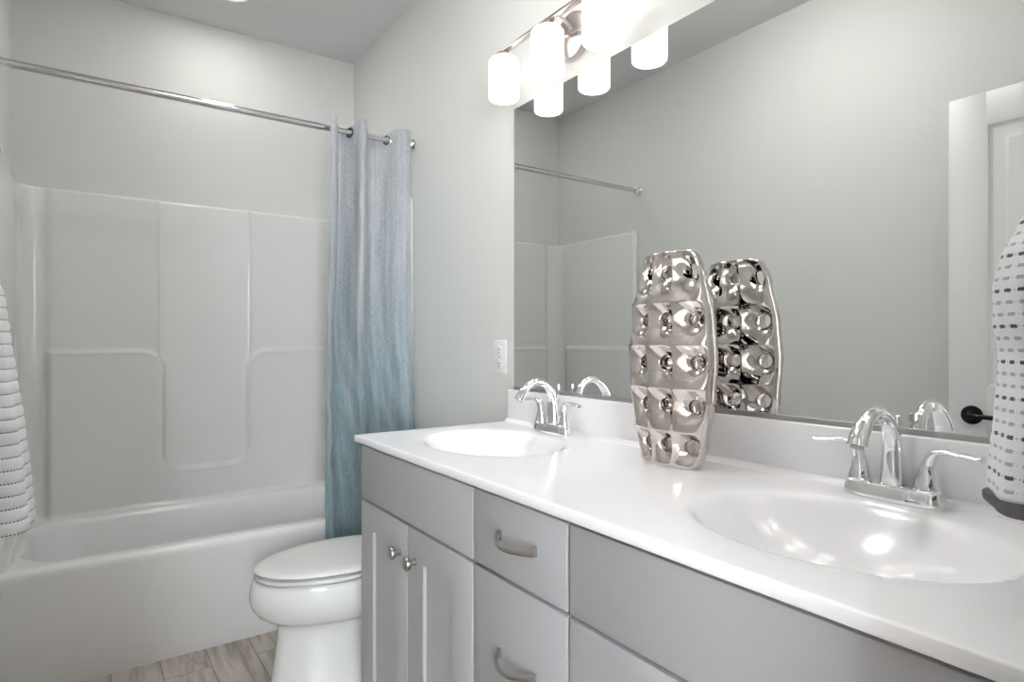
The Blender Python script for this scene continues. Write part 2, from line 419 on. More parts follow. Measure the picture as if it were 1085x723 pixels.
# ---------------------------------------------------------------- shower rod and curtain
RY, RZ = 2.52, 2.072
rod = empty('shower_rod', (-.73, RY, RZ), 'chrome tension rod spanning wall to wall above the bathtub', 'shower rod')
MB().tube([(XL + .02, RY, RZ), (-.42, RY, RZ)], .0135, 20).build('outer_tube', M['rodchrome'], rod)
MB().tube([(-.43, RY, RZ), (-.02, RY, RZ)], .0112, 20).build('inner_tube', M['rodchrome'], rod)
for x, s in ((-.001, -1), (XL + .001, 1)):
    MB().lathe([(.028, 0), (.028, s * .006), (.024, s * .010), (.017, s * .026), (.0165, s * .034)], (x, RY, RZ), 'x').build('end_flange', M['chrome'], rod)

def curtain():
    x0, x1 = -.385, -.014
    # control: param s 0..1 -> x at top, depth y offset
    ks = [(-.388, -.052), (-.367, -.062), (-.343, 0.0), (-.318, .046), (-.282, 0.004), (-.262, -.058), (-.240, -.060), (-.212, 0.0), (-.182, .044), (-.148, .040), (-.118, 0.0), (-.090, -.050), (-.058, -.062), (-.030, -.052), (-.012, -.035)]
    cp = catmull([(a, b, 0) for a, b in ks], 12)
    ztop, zbot = 2.102, .13
    NZ = 150; rings = []; rings2 = []
    for i in range(NZ + 1):
        f = i / NZ; z = ztop + (zbot - ztop) * f
        ring = []
        for j, p in enumerate(cp):
            s = j / (len(cp) - 1)
            spread = 1 + .065 * smoothstep(0, .75, f)
            x = x1 - (x1 - p.x) * spread - .012
            amp = 1 - .28 * smoothstep(.05, .8, f)
            y = p.y * amp
            # soft wandering and wrinkles
            y += .010 * sin(9.5 * s + 3.1 * f) * smoothstep(.1, .6, f)
            y += .006 * sin(21 * s + 7 * f + 1.3) * smoothstep(.05, .4, f)
            y += .0030 * sin(60 * s + 16 * sin(5 * f) + 22 * f) * (0.4 + smoothstep(.1, .5, f))
            y += .0022 * sin(95 * f + 30 * s) * smoothstep(.15, .5, f) * (1 + sin(17 * s))
            x += .005 * sin(6 * f + 8 * s) * smoothstep(.1, .5, f) * (1 - s)
            y = RY + y - .045 * smoothstep(.35, .72, f)
            zz = z - max(-.012, min(.022, p.y * .26)) * max(0, 1 - i / 14) - .004 * sin(11 * s) * max(0, 1 - i / 14)
            ring.append(Vector((min(x, -.038), min(y, 2.50) if z < .44 else y, zz)))
        rings.append(ring)
    def uv(a, b): return (b / len(cp) * 1.15, ztop + (zbot - ztop) * a / NZ)
    mb = MB(); mb.loft(rings, closed=False, uv=uv)
    return mb, cp
cmb, ccp = curtain()
cur = empty('shower_curtain', (-.2, RY, RZ), 'grey-blue woven grommet shower curtain bunched at the right end of the rod', 'shower curtain')
co = cmb.build('fabric_panel', M['curtain'], cur, angle=None)
so = co.modifiers.new('thickness', 'SOLIDIFY'); so.thickness = .0022; so.offset = 0
for gx, a in ((-.355, -24), (-.298, 28), (-.224, -28), (-.130, 33)):
    g = MB().torus((0, 0, 0), .0215, .0045, 'x', 32, 10).build('grommet', M['chrome'], cur, local=True)
    g.location = (gx + .2, 0, 0.0); g.rotation_euler = (0, 0, radians(a))
    d = MB().torus((0, 0, 0), .0165, .0022, 'x', 32, 8).build('grommet_liner', M['black'], g, local=True); d.location = (0, 0, 0)

# ---------------------------------------------------------------- vanity cabinet
van = empty('vanity_cabinet', (-.27, .94, 0), 'long grey double-sink vanity cabinet along the mirror wall', 'vanity')
FX = -.548                                     # outer face of the fronts
Y0, Y1, Y2, Y3 = 1.742, 1.103, .792, .150
CX = FX + .020
body = MB()
body.box(CX, -.002, Y0 - .020, Y0 - .002, 0, CT - .021, .001)          # left side panel
body.box(CX, -.002, Y3 + .002, Y3 + .018, 0, CT - .021, .001)
body.box(CX, -.002, Y3 + .018, Y0 - .020, .10, .118)
body.box(-.012, -.003, Y3 + .018, Y0 - .020, .118, CT - .021)
body.box(CX + .0, CX + .019, Y3 + .018, Y0 - .020, .80, .860)        # top rail
for yy in (Y1, Y2): body.box(CX + .022, -.012, yy - .010, yy + .010, .118, .845)
body.box(CX, CX + .019, Y3 + .018, Y0 - .020, .10, .14)
body.box(CX + .001, CX + .018, Y0 - .06, Y0 - .020, .14, .70)
body.build('carcass', M['cabinet'], van, smooth=False)
MB().box(CX + .06, CX + .075, Y3 + .018, Y0 - .020, 0, .10).build('toe_kick', M['cabinet'], van, smooth=False)
def slab(name, ya, yb, za, zb, parent=van):
    return MB().box(FX, CX - .001, min(ya, yb), max(ya, yb), za, zb, .0022, 2).build(name, M['cabinet'], parent, smooth=True, angle=30)
def shaker(ya, yb, za, zb):
    y0_, y1_ = min(ya, yb), max(ya, yb); st = .088; rl = .076
    mb = MB()
    def q(d, x): return [Vector((x, y0_ + d, za + d)), Vector((x, y1_ - d, za + d)), Vector((x, y1_ - d, zb - d)), Vector((x, y0_ + d, zb - d))]
    def q2(d, x): return [Vector((x, y0_ + st + d, za + rl + d)), Vector((x, y1_ - st - d, za + rl + d)), Vector((x, y1_ - st - d, zb - rl - d)), Vector((x, y0_ + st + d, zb - rl - d))]
    mb.loft([q(0, CX - .001), q(0, FX + .0018), q(.0006, FX + .0006), q(.0018, FX), q2(-.0008, FX), q2(0, FX + .0008), q2(0, FX + .0095)], True, True, True)
    return mb.build('door', M['cabinet'], van, smooth=True, angle=30)
GAP = .0035
ZT0, ZT1 = .868, .714
slab('false_front', Y0, Y1 + GAP, ZT1, ZT0)
slab('false_front', Y2 - GAP, Y3, ZT1, ZT0)
dr = [slab('drawer', Y1 - GAP, Y2 + GAP, ZT1, ZT0), slab('drawer', Y1 - GAP, Y2 + GAP, .418, ZT1 - .007), slab('drawer', Y1 - GAP, Y2 + GAP, .118, .412)]
ym = 1.426; ym2 = (Y2 + Y3) / 2
d1 = shaker(Y0, ym + .0015, .118, ZT1 - .007); d2 = shaker(ym - .0015, Y1 + GAP, .118, ZT1 - .007)
d3 = shaker(Y2 - GAP, ym2 + .0015, .118, ZT1 - .007); d4 = shaker(ym2 - .0015, Y3, .118, ZT1 - .007)
def knob(y, z, parent):
    k = MB().lathe([(.0095, 0), (.0095, -.002), (.0075, -.004), (.0066, -.010), (.0078, -.016), (.0150, -.0185), (.0172, -.0205), (.0176, -.0265), (.0162, -.0295), (.002, -.0305)], (FX, y, z), 'x', 28).build('knob', M['nickel'], parent)
    k['label'] = 'round brushed nickel knob'
for y, p in ((1.470, d1), (1.378, d2), (ym2 + .045, d3), (ym2 - .045, d4)): knob(y, .628, p)
def pull(yc, z, parent):
    pts, fl = [], []
    n = 28
    for i in range(n + 1):
        u = i / n * 2 - 1
        x = FX - .005 - .030 * (1 - abs(u) ** 2.2)
        pts.append((x, yc + u * .0585, z - .004 * (1 - u * u)))
        w = .0056 + .0052 * abs(u) ** 3
        fl.append((.0042 + .0012 * abs(u) ** 3, w))
    mb = MB()
    rings = []
    for (p, (a, b)) in zip(pts, fl):
        i = pts.index(p); q0 = Vector(pts[max(i - 1, 0)]); q1 = Vector(pts[min(i + 1, n)]); t = (q1 - q0).normalized()
        nrm = Vector((-t.y, t.x, 0)).normalized()
        rings.append([Vector(p) + nrm * (a * cos(2 * pi * k / 14)) + Vector((0, 0, b * sin(2 * pi * k / 14))) for k in range(14)])
    mb.loft(rings)
    for s in (-1, 1): mb.box(FX - .008, FX - .0002, yc + s * .0585 - .005, yc + s * .0585 + .005, z - .009, z + .009, .002)
    o = mb.build('pull_handle', M['nickel'], parent); o['label'] = 'arched brushed nickel pull handle'
pull(.940, .795, dr[0]); pull(.942, .562, dr[1]); pull(.942, .265, dr[2])

# ---------------------------------------------------------------- vanity top with two integral bowls
SINKS = [(-.287, 1.425), (-.287, .476)]; SA, SB = .178, .228
CX0, CX1, CY0, CY1 = -.566, -.002, .133, 1.752
top = empty('countertop', (-.28, .94, CT - .02), 'glossy white moulded vanity top with two oval basins on the grey cabinet', 'countertop')
def top_h(x, y):
    h = 0.0
    for cx, cy in SINKS:
        r = sqrt(((x - cx) / SA) ** 2 + ((y - cy) / SB) ** 2)
        if r < 1.25:
            q = (1 - r ** 2.4) * .112; w = .011
            h -= (q + sqrt(q * q + w * w)) / 2 * smoothstep(1.25, 1.1, r)
    # back edge coves up to the splash
    c = x - (-.021 - .012)
    if c > 0: h += .012 - sqrt(max(0, .012 ** 2 - min(c, .012) ** 2))
    return h
def counter():
    bm = bmesh.new()
    def axis_pts(a, b, step, extra):
        n = int(round((b - a) / step)); return [a + (b - a) * i / n for i in range(n + 1)]
    xs = axis_pts(CX0 + .008, -.021, .0062, 0); ys = axis_pts(CY0 + .002, CY1 - .008, .0062, 0)
    V = [[bm.verts.new((x, y, CT + top_h(x, y))) for y in ys] for x in xs]
    for i in range(len(xs) - 1):
        for j in range(len(ys) - 1): bm.faces.new((V[i][j], V[i + 1][j], V[i + 1][j + 1], V[i][j + 1]))
    # perimeter skirt: round the front and left edges, drop to underside
    per = [V[i][0] for i in range(len(xs))][::-1] + [V[0][j] for j in range(1, len(ys))] + [V[i][-1] for i in range(1, len(xs))]
    prev = per
    def outw(v):
        p = Vector((0, 0))
        if v.co.x < CX0 + .0081: p.x = -1
        if v.co.y > CY1 - .0081: p.y = 1
        return p
    dirs = [outw(v) for v in per]; base = [v.co.copy() for v in per]
    for (o_, dz) in ((.0055, -.0002), (.0067, -.0007), (.0076, -.0017), (.008, -.003), (.008, -.0185), (.006, -.0205), (-.04, -.0205)):
        cur_ = [bm.verts.new((b.x + d.x * o_, b.y + d.y * o_, min(b.z, CT) + dz if d.length > 0 else min(b.z, CT) + dz)) for b, d in zip(base, dirs)]
        for k in range(len(per) - 1): bm.faces.new((prev[k], prev[k + 1], cur_[k + 1], cur_[k]))
        prev = cur_
    s = MB(); s.bm.free(); s.bm = bm
    return s
c = counter().build('basin_slab', M['marble'], top, angle=60)
MB().box(-.021, -.001, CY0, 1.738, CT - .012, 1.0115, .004, 3).build('backsplash', M['marble'], top, angle=30)
for cx, cy in SINKS:
    MB().lathe([(.030, 0), (.030, .004), (.022, .005), (.021, .003), (.019, .002), (.018, .008), (.003, .010)], (cx + .02, cy, CT - .1275), 'z').build('drain', M['chrome'], top)

# ---------------------------------------------------------------- mirror
mir = empty('wall_mirror', (-.004, .93, 1.012), 'wide frameless wall mirror above the vanity', 'mirror')
MB().box(-.0065, -.0015, .137, 1.717, 1.019, 1.985, .0008, 1).build('glass', M['mirror'], mir, smooth=False)
for y in (1.545, .62):
    MB().box(-.0105, -.002, y - .009, y + .009, 1.976, 1.995, .002).build('clip', M['plastic'], mir)
# thin dark metal J-channel under the mirror
MB().box(-.0100, -.0067, .137, 1.717, 1.0118, 1.0225, .0008).build('bottom_channel', M['channel'], mir, smooth=False)

# ---------------------------------------------------------------- vanity lights
def light_fixture(yc, label):
    t = empty('vanity_light', (0, yc, 2.04), label, 'wall light', 'three-light wall fixtures above the mirror')
    bx, bz = -.100, 2.130
    MB().lathe([(.072, -.001), (.072, -.012), (.068, -.020), (.058, -.024), (.030, -.028), (.004, -.030)], (0, yc - .01, 2.108), 'x', 44).build('backplate', M['nickelwarm'], t)
    MB().box(bx - .011, bx + .011, yc - .298, yc + .298, bz - .004, bz + .004, .0015).build('bar', M['nickelwarm'], t)
    for s in (-.045, .035):
        MB().tube(catmull([(-.024, yc + s * .5, 2.108), (-.060, yc + s * .9, 2.122), (bx, yc + s, bz - .002)], 5), .0055, 12).build('arm', M['nickelwarm'], t)
    for s in (-1, 0, 1):
        y = yc + s * .2295
        MB().lathe([(.016, .0), (.020, -.004), (.024, -.012), (.024, -.020)], (bx, y, bz - .004), 'z', 28).build('socket_cap', M['nickelwarm'], t)
        g = MB()
        prof = [(.006, 2.1075), (.034, 2.1072), (.044, 2.104), (.0490, 2.097), (.0500, 2.089), (.0500, 1.981), (.0496, 1.976), (.047, 1.9725), (.0435, 1.972), (.0415, 1.975), (.0412, 1.983), (.043, 2.08), (.036, 2.096), (.006, 2.099)]
        g.lathe([(r, z) for r, z in prof], (bx, y, 0), 'z', 48)
        sh = g.build('glass_shade', M['shade'], t, angle=45)
        sh['label'] = 'white opal glass cylinder shade, lit'
        b = MB().lathe([(.010, 2.098), (.014, 2.085), (.022, 2.065), (.026, 2.05), (.024, 2.035), (.014, 2.018), (.002, 2.015)], (bx, y, 0), 'z', 20)
        b.build('bulb', M['bulb'], sh)
    return t
light_fixture(1.4135, 'satin nickel light bar with three lit white glass shades above the far sink')
fill_fixture = light_fixture(.482, 'added satin nickel light bar with three lit shades, unseen above the near sink')  # second fixture added out of view for extra light

# unseen dome light added over the middle of the room to brighten the walls
fill_lamp = empty('ceiling_light', (-.72, 1.35, ZC), 'added white dome light for fill, unseen on the ceiling over the middle of the room', 'ceiling light')
MB().lathe([(.165, -.0005), (.168, -.012), (.165, -.030), (.150, -.032)], (-.72, 1.35, ZC), 'z', 48, True, False).build('fill_dome_ring', M['nickelwarm'], fill_lamp)
MB().lathe([(.152, -.030), (.150, -.045), (.135, -.070), (.105, -.092), (.060, -.106), (.004, -.110)], (-.72, 1.35, ZC), 'z', 48, True, True).build('fill_glass_dome', M['dome'], fill_lamp)
# recessed shower light in the ceiling
rl = empty('ceiling_light', (-.70, 2.895, ZC), 'round white recessed light in the ceiling above the bathtub', 'ceiling light')
MB().lathe([(.092, -.0005), (.090, -.006), (.078, -.008), (.072, -.003)], (-.70, 2.895, ZC), 'z', 40, False, False).build('trim_ring', M['plastic'], rl)
MB().lathe([(.073, -.0006), (.073, -.003), (.002, -.0035)], (-.70, 2.895, ZC), 'z', 40).build('lens', M['lens'], rl)
l = bpy.data.lights.new('downlight_lamp', 'AREA'); l.shape = 'DISK'; l.size = .13; l.energy = DOWNLIGHT_W; l.color = (1, .98, .95)
lo = bpy.data.objects.new('downlight_lamp', l); COL.objects.link(lo); lo.location = (0, 0, -.006); lo.parent = rl

# ---------------------------------------------------------------- outlet
ou = empty('wall_outlet', (0, 1.808, 1.062), 'white double wall outlet on the grey wall left of the mirror', 'outlet')
MB().box(-.0065, -.0005, 1.769, 1.847, 1.062, 1.184, .003, 3).build('cover_plate', M['plastic'], ou)
for z in (1.098, 1.148):
    s = MB().lathe([(.0165, -.0060), (.0165, -.0085), (.015, -.0092), (.001, -.0094)], (0, 1.808, z), 'x', 24).build('socket', M['plastic'], ou)
    MB().box(-.0099, -.0092, 1.8005, 1.8025, z - .003, z + .006).box(-.0099, -.0092, 1.8135, 1.8155, z - .003, z + .006).lathe([(.0028, -.0092), (.0028, -.0099)], (0, 1.808, z - .009), 'x', 10).build('slots', M['dark'], s)
MB().lathe([(.003, -.0062), (.003, -.0078), (.001, -.008)], (0, 1.808, 1.123), 'x', 12).build('screw', M['nickel'], ou)

# ---------------------------------------------------------------- faucets
def make_faucet(label):
    t = empty('faucet', (0, 0, 0), label, 'faucet', 'centerset faucets on the vanity top')
    mb = MB(); rings = []
    for z, ex in ((0, .0), (.004, .0), (.012, -.0012), (.022, -.003), (.026, -.0045), (.0275, -.008)):
        hw, hd = .081 + ex, .027 + ex; ring = []
        for k in range(64):
            a = 2 * pi * k / 64; p = 2 / 3.2
            ring.append(Vector((hd * math.copysign(abs(cos(a)) ** p, cos(a)), hw * math.copysign(abs(sin(a)) ** p, sin(a)), z)))
        rings.append(ring)
    mb.loft(rings).build('base', M['chrome'], t, angle=40)
    # spout
    path = catmull([(.003, 0, .024), (.003, 0, .06), (.000, 0, .10), (-.012, 0, .131), (-.036, 0, .152), (-.066, 0, .157), (-.095, 0, .145), (-.117, 0, .123), (-.127, 0, .105)], 6)
    n = len(path); rr = []
    for i, p in enumerate(path):
        f = i / (n - 1); r = .0205 - .0090 * smoothstep(0, .50, f) + .0050 * smoothstep(.62, 1, f)
        rr.append((r, r * (1 - .12 * smoothstep(.4, 1, f))))
    s = MB().tube(path, 0, 24, flat=rr).build('spout', M['chrome'], t, angle=50)
    e = path[-1]; dd = (path[-1] - path[-2]).normalized()
    MB().tube([e - dd * .002, e + dd * .0012], .0110, 20).build('aerator', M['nickel'], s)
    MB().tube([(.022, 0, .02), (.022, 0, .130)], .0022, 10).lathe([(.003, 0), (.0048, .002), (.0048, .016), (.003, .018)], (.022, 0, .130), 'z', 14).build('lift_rod', M['chrome'], t)
    for sg in (1, -1):
        y = sg * .0555
        h = MB()
        pr_ = catmull([(0, y, .026), (0, y - sg * .0005, .05), (-.001, y + sg * .001, .073), (-.002, y + sg * .010, .090), (-.004, y + sg * .028, .0955), (-.007, y + sg * .050, .0940), (-.010, y + sg * .072, .0920), (-.011, y + sg * .080, .0925)], 6)
        m = len(pr_); fl = []
        for i in range(m):
            f = i / (m - 1)
            # round column turning into a flat paddle
            ra = .0205 - .0085 * smoothstep(0, .30, f) + .0010 * smoothstep(.5, .8, f) - .003 * smoothstep(.92, 1, f)
            rb = .0205 - .0105 * smoothstep(0, .32, f) - .0045 * smoothstep(.30, .58, f)
            fl.append((ra if f > .0 else ra, rb))
        # orientation: keep wide axis along x
        rings = []
        for i, p in enumerate(pr_):
            tt = (pr_[min(i + 1, m - 1)] - pr_[max(i - 1, 0)]).normalized()
            a = Vector((1, 0, 0)); a = (a - tt * a.dot(tt)).normalized(); b = tt.cross(a)
            rings.append([p + a * (fl[i][0] * cos(2 * pi * k / 22)) + b * (fl[i][1] * sin(2 * pi * k / 22)) for k in range(22)])
        ho = h.loft(rings).build('handle', M['chrome'], t, angle=50)
        MB().lathe([(.0225, .0), (.0225, .003), (.021, .0045)], (0, y, .0262), 'z', 28).build('collar', M['chrome'], ho)
    return t
def place_tree(o, loc, label=None):
    r = o.copy(); COL.objects.link(r); r.location = loc
    if label: r['label'] = label
    for ch in list(o.children):
        c_ = ch.copy(); COL.objects.link(c_); c_.parent = r
        for g in list(ch.children):
            d_ = g.copy(); COL.objects.link(d_); d_.parent = c_
    return r
fa = make_faucet('chrome two-handle faucet at the near basin, right of the vase')
place_tree(fa, (-.056, 1.442, CT), 'chrome two-handle faucet at the far basin, left of the vase')
fa.location = (-.056, .490, CT)

# ---------------------------------------------------------------- silver vase
def vase():
    H = .478
    tab = [(0, .083, .036), (.10, .097, .041), (.30, .115, .047), (.5, .122, .050), (.7, .114, .047), (.88, .094, .040), (1, .074, .032)]
    NZ, NU = 250, 300
    colb = [-.955, -.34, .26, .80]        # ridges in s (near -> far)
    rows = [0.0, .165, .365, .565, .765, 1.0]
    bm = bmesh.new(); rings = []
    holes = []
    def cell(s, f):
        for ci in range(3):
            if colb[ci] <= s < colb[ci + 1]:
                p = (s - colb[ci]) / (colb[ci + 1] - colb[ci])
                for ri in range(5):
                    if rows[ri] <= f <= rows[ri + 1]:
                        return ci, ri, p, (f - rows[ri]) / (rows[ri + 1] - rows[ri])
        return None
    for i in range(NZ + 1):
        f = i / NZ; W, D = lerp_tab(tab, f)
        ring = []
        ri = max(k for k in range(5) if rows[k] <= f); q = (f - rows[ri]) / (rows[ri + 1] - rows[ri])
        notch = .010 * (sin(pi * min(1, q)) ** .8) if 0 <= ri <= 4 else 0
        for j in range(NU):
            a = 2 * pi * j / NU
            s = math.copysign(abs(cos(a)) ** .92, cos(a)); sg = 1 if sin(a) >= 0 else -1
            h = D * abs(sin(a)) ** .84
            c_ = cell(s + .05 * sin(pi * q) * (1 - abs(s)), f); d = 0
            if c_:
                ci, r_, p, q_ = c_
                pp = p ** .8; qq = q_ ** 1.55
                e = (1 - abs(2 * pp - 1) ** 2.2) * (1 - abs(2 * qq - 1) ** 2.2)
                # deepest towards the hole, upper and near side
                e *= .62 + .55 * math.exp(-(((p - .38) / .33) ** 2 + ((q_ - .62) / .33) ** 2))
                d = .0205 * e + .007 * math.exp(-(((p - .36) * (colb[ci + 1] - colb[ci]) * W) ** 2 + ((q_ - .60) * (rows[r_ + 1] - rows[r_]) * H) ** 2) / .0185 ** 2) * min(1, 5 * e)
            x = sg * max(h - d * min(1, h / (D * .55)), .0)
            y = W * s - (notch * smoothstep(.45, 1, s)) 
            edge = 0
            # small round-over at the very top and bottom
            rr = 1.0
            if f < .02: rr = 1 - .05 * (1 - f / .02) ** 2
            if f > .975: rr = 1 - .10 * ((f - .975) / .025) ** 2
            ring.append(Vector((x * rr, y * rr, f * H)))
        rings.append(ring)
    mb = MB(); mb.bm.free(); mb.bm = bm
    mb.loft(rings, True, True, False)
    # mouth: roll in and down
    inner = []
    for k, (sc, dz) in enumerate(((.93, .0015), (.86, -.002), (.82, -.012), (.80, -.05), (.5, -.06), (.05, -.06))):
        inner.append([Vector((p.x * sc, p.y * sc, H + dz)) for p in rings[-1]])
    prev = [v for v in list(bm.verts)[-NU:]]
    bm.verts.ensure_lookup_table(); prev = bm.verts[len(bm.verts) - NU:]
    for ring in inner:
        cur_ = [bm.verts.new(p) for p in ring]
        for j in range(NU): bm.faces.new((prev[j], prev[(j + 1) % NU], cur_[(j + 1) % NU], cur_[j]))
        prev = cur_
    bm.faces.new(prev)
    bmesh.ops.recalc_face_normals(bm, faces=bm.faces)
    me = bpy.data.meshes.new('vase'); bm.to_mesh(me); bm.free()
    o = bpy.data.objects.new('vase', me); COL.objects.link(o)
    # cutters
    cb = MB()
    for ci in range(3):
        for ri in range(5):
            sc = colb[ci] + .36 * (colb[ci + 1] - colb[ci]); f = rows[ri] + (.60 if ri < 4 else .60) * (rows[ri + 1] - rows[ri])
            W, D = lerp_tab(tab, f)
            r = .0165 if ci < 2 else .0135
            cb.lathe([(r, -.09), (r, .09)], (0, sc * W, f * H), 'x', 36)
    bmesh.ops.recalc_face_normals(cb.bm, faces=cb.bm.faces)
    cm = bpy.data.meshes.new('cut'); cb.bm.to_mesh(cm); cb.bm.free()
    co_ = bpy.data.objects.new('cut', cm); COL.objects.link(co_)
    md = o.modifiers.new('b', 'BOOLEAN'); md.operation = 'DIFFERENCE'; md.object = co_; md.solver = 'FAST'
    dg = bpy.context.evaluated_depsgraph_get(); dg.update()
    nm = bpy.data.meshes.new_from_object(o.evaluated_get(dg))
    bpy.data.objects.remove(o); bpy.data.objects.remove(co_)
    nm.name = 'vase'
    # soften the hole rims
    b2 = bmesh.new(); b2.from_mesh(nm)
    es = [e for e in b2.edges if len(e.link_faces) == 2 and e.calc_face_angle(0) > radians(50) and .03 < e.verts[0].co.z < H - .012 and abs(e.verts[0].co.x) > .003]
    try: bmesh.ops.bevel(b2, geom=es, offset=.0016, segments=2, affect='EDGES', profile=.5)
    except Exception: pass
    b2.to_mesh(nm); b2.free()
    return nm
vm = vase()
va = link('vase', vm, M['silver'], None, True, 55)
va.location = (-.130, .925, CT + .0005); va.rotation_euler = (0, 0, radians(0))
tag(va, 'tall dimpled silver vase pierced with round holes, standing on the white vanity top', 'vase')

# ---------------------------------------------------------------- toilet
toi = empty('toilet', (-.36, 2.115, 0), 'white toilet with closed lid between the vanity and the bathtub', 'toilet')
TY = 2.115
def egg(xf, xb, hw, z, n=64, pw=2.0, wide=.40):
    """elongated plan: front tip at xf, back at xb, widest a bit behind the middle"""
    pts = []; xm = xb + (xf - xb) * wide
    for k in range(n):
        a = 2 * pi * k / n; c_, s_ = cos(a), sin(a)
        x = xm + (abs(xf - xm) * -c_ if c_ > 0 else abs(xb - xm) * -c_ )
        if c_ > 0: y = hw * s_
        else: y = hw * math.copysign(abs(s_) ** .55, s_)
        pts.append(Vector((x, TY + y, z)))
    return pts
sec = [(0, -.722, -.16, .124), (.012, -.724, -.16, .126), (.03, -.719, -.17, .120), (.10, -.708, -.18, .112), (.18, -.698, -.19, .110), (.215, -.697, -.19, .114), (.230, -.700, -.19, .122),
       (.240, -.712, -.185, .136), (.252, -.733, -.18, .152), (.270, -.758, -.175, .168), (.295, -.776, -.17, .179), (.318, -.784, -.17, .184), (.326, -.785, -.17, .185), (.35, -.784, -.17, .185), (.372, -.779, -.17, .183), (.384, -.774, -.17, .181), (.388, -.766, -.17, .175), (.388, -.725, -.19, .140)]
MB().loft([egg(xf, xb, hw, z) for z, xf, xb, hw in sec]).build('bowl', M['porcelain'], toi, angle=60)
# trapway bulge each side
for sg in (-1, 1):
    pth = catmull([(-.46, TY + sg * .066, .225), (-.44, TY + sg * .078, .222), (-.41, TY + sg * .088, .210), (-.36, TY + sg * .098, .16), (-.30, TY + sg * .09, .10), (-.28, TY + sg * .085, .03)], 6)
    MB().tube(pth, [(.036 + .008 * sin(pi * i / (len(pth) - 1))) * sqrt(max(.04, 1 - (1 - min(1, i / 6)) ** 2)) for i in range(len(pth))], 16).build('trapway', M['porcelain'], toi)
def ringed(zs):
    return [egg(xf, xb, hw, z, wide=.42) for z, xf, xb, hw in zs]
MB().loft(ringed([(.3935, -.725, -.285, .140), (.3940, -.766, -.28, .179), (.399, -.769, -.28, .182), (.4060, -.768, -.28, .181), (.4080, -.762, -.285, .175), (.4080, -.725, -.29, .140)])).build('seat', M['plastic'], toi, angle=60)
MB().loft(ringed([(.4135, -.725, -.275, .140), (.4140, -.765, -.27, .178), (.419, -.769, -.27, .182), (.424, -.765, -.27, .179), (.4285, -.750, -.275, .166), (.4305, -.70, -.30, .13), (.4318, -.60, -.38, .07), (.4320, -.52, -.44, .02)])).build('lid', M['plastic'], toi, angle=60)
for yy in (-.07, .07): MB().box(-.300, -.270, TY + yy - .015, TY + yy + .015, .389, .428, .006).build('hinge', M['plastic'], toi)
for yy in (-.06, .06): MB().box(-.72, -.70, TY + yy - .012, TY + yy + .012, .4075, .4140).build('bumper', M['plastic'], toi)
for yy in (-.06, .06): MB().box(-.72, -.70, TY + yy - .012, TY + yy + .012, .3875, .3945).build('bumper', M['plastic'], toi)
MB().loft([sqring(-.225, -.02, TY - .18, TY + .18, .03, .33), sqring(-.235, -.018, TY - .20, TY + .20, .035, .42), sqring(-.238, -.016, TY - .212, TY + .212, .035, .60), sqring(-.240, -.016, TY - .215, TY + .215, .035, .745)]).build('tank', M['porcelain'], toi, angle=60)
MB().loft([sqring(-.20, -.17, TY - .1, TY + .1, .012, .30), sqring(-.24, -.05, TY - .12, TY + .12, .03, .345)]).build('tank_foot', M['porcelain'], toi)
MB().loft([sqring(-.248, -.012, TY - .222, TY + .222, .035, .746), sqring(-.250, -.010, TY - .225, TY + .225, .035, .752), sqring(-.250, -.010, TY - .225, TY + .225, .035, .770), sqring(-.242, -.014, TY - .218, TY + .218, .035, .779)]).build('tank_lid', M['porcelain'], toi, angle=60)
MB().tube([(-.242, TY + .15, .69), (-.256, TY + .15, .69)], .010, 16).tube([(-.254, TY + .15, .69), (-.262, TY + .11, .687), (-.262, TY + .07, .68)], [.006, .0055, .0065], 12).build('flush_lever', M['chrome'], toi)

# ---------------------------------------------------------------- door, open against the left wall
dx = -1.357
door = empty('door_1', (dx, .15, 0)); door['kind'] = 'structure'
ya, yb_ = .150, .885; zt = 2.043; th = .0175
mb = MB()
st = .112
mb.box(dx - th, dx + th, ya, ya + st, .012, zt, .0015).box(dx - th, dx + th, yb_ - st, yb_, .012, zt, .0015)
mb.box(dx - th, dx + th, ya + st - .001, yb_ - st + .001, zt - .112, zt, .0015).box(dx - th, dx + th, ya + st - .001, yb_ - st + .001, .012, .24, .0015)
mb.box(dx - th, dx + th, ya + st - .001, yb_ - st + .001, .86, 1.02, .0015)
slab_o = mb.build('door_slab', M['doorpaint'], door, smooth=True, angle=30)
for z0, z1 in ((.24, .86), (1.02, zt - .112)):
    mb = MB(); y0_, y1_ = ya + st, yb_ - st
    def rr(d, x): return [Vector((x, y0_ + d, z0 + d)), Vector((x, y1_ - d, z0 + d)), Vector((x, y1_ - d, z1 - d)), Vector((x, y0_ + d, z1 - d))]
    for sg in (1, -1):
        X = lambda k: dx + sg * (th - k)
        R_ = [rr(0, X(.0005)), rr(.004, X(.0005)), rr(.008, X(.006)), rr(.016, X(.011)), rr(.022, X(.012)), rr(.050, X(.010)), rr(.062, X(.004)), rr(.066, X(.004))]
        mb.loft(R_, True, False, True)
    mb.build('door_panel', M['doorpaint'], door, smooth=True, angle=20)
ky, kz = .815, .920
def lever(sg):
    mb = MB(); x0 = dx + sg * th
    mb.lathe([(.033, sg * .0002), (.033, sg * .004), (.030, sg * .009), (.013, sg * .013), (.0115, sg * .034)], (x0, ky, kz), 'x', 36)
    mb.tube(catmull([(x0 + sg * .034, ky + .004, kz), (x0 + sg * .039, ky - .012, kz), (x0 + sg * .039, ky - .05, kz - .001), (x0 + sg * .038, ky - .11, kz - .004)], 5), 0, 14, flat=[(.0085, .0085)] * 6 + [(.0065, .008)] * 10)
    o = mb.build('lever_handle', M['black'], door); o['label'] = 'black lever door handle with round rose'
lever(1)
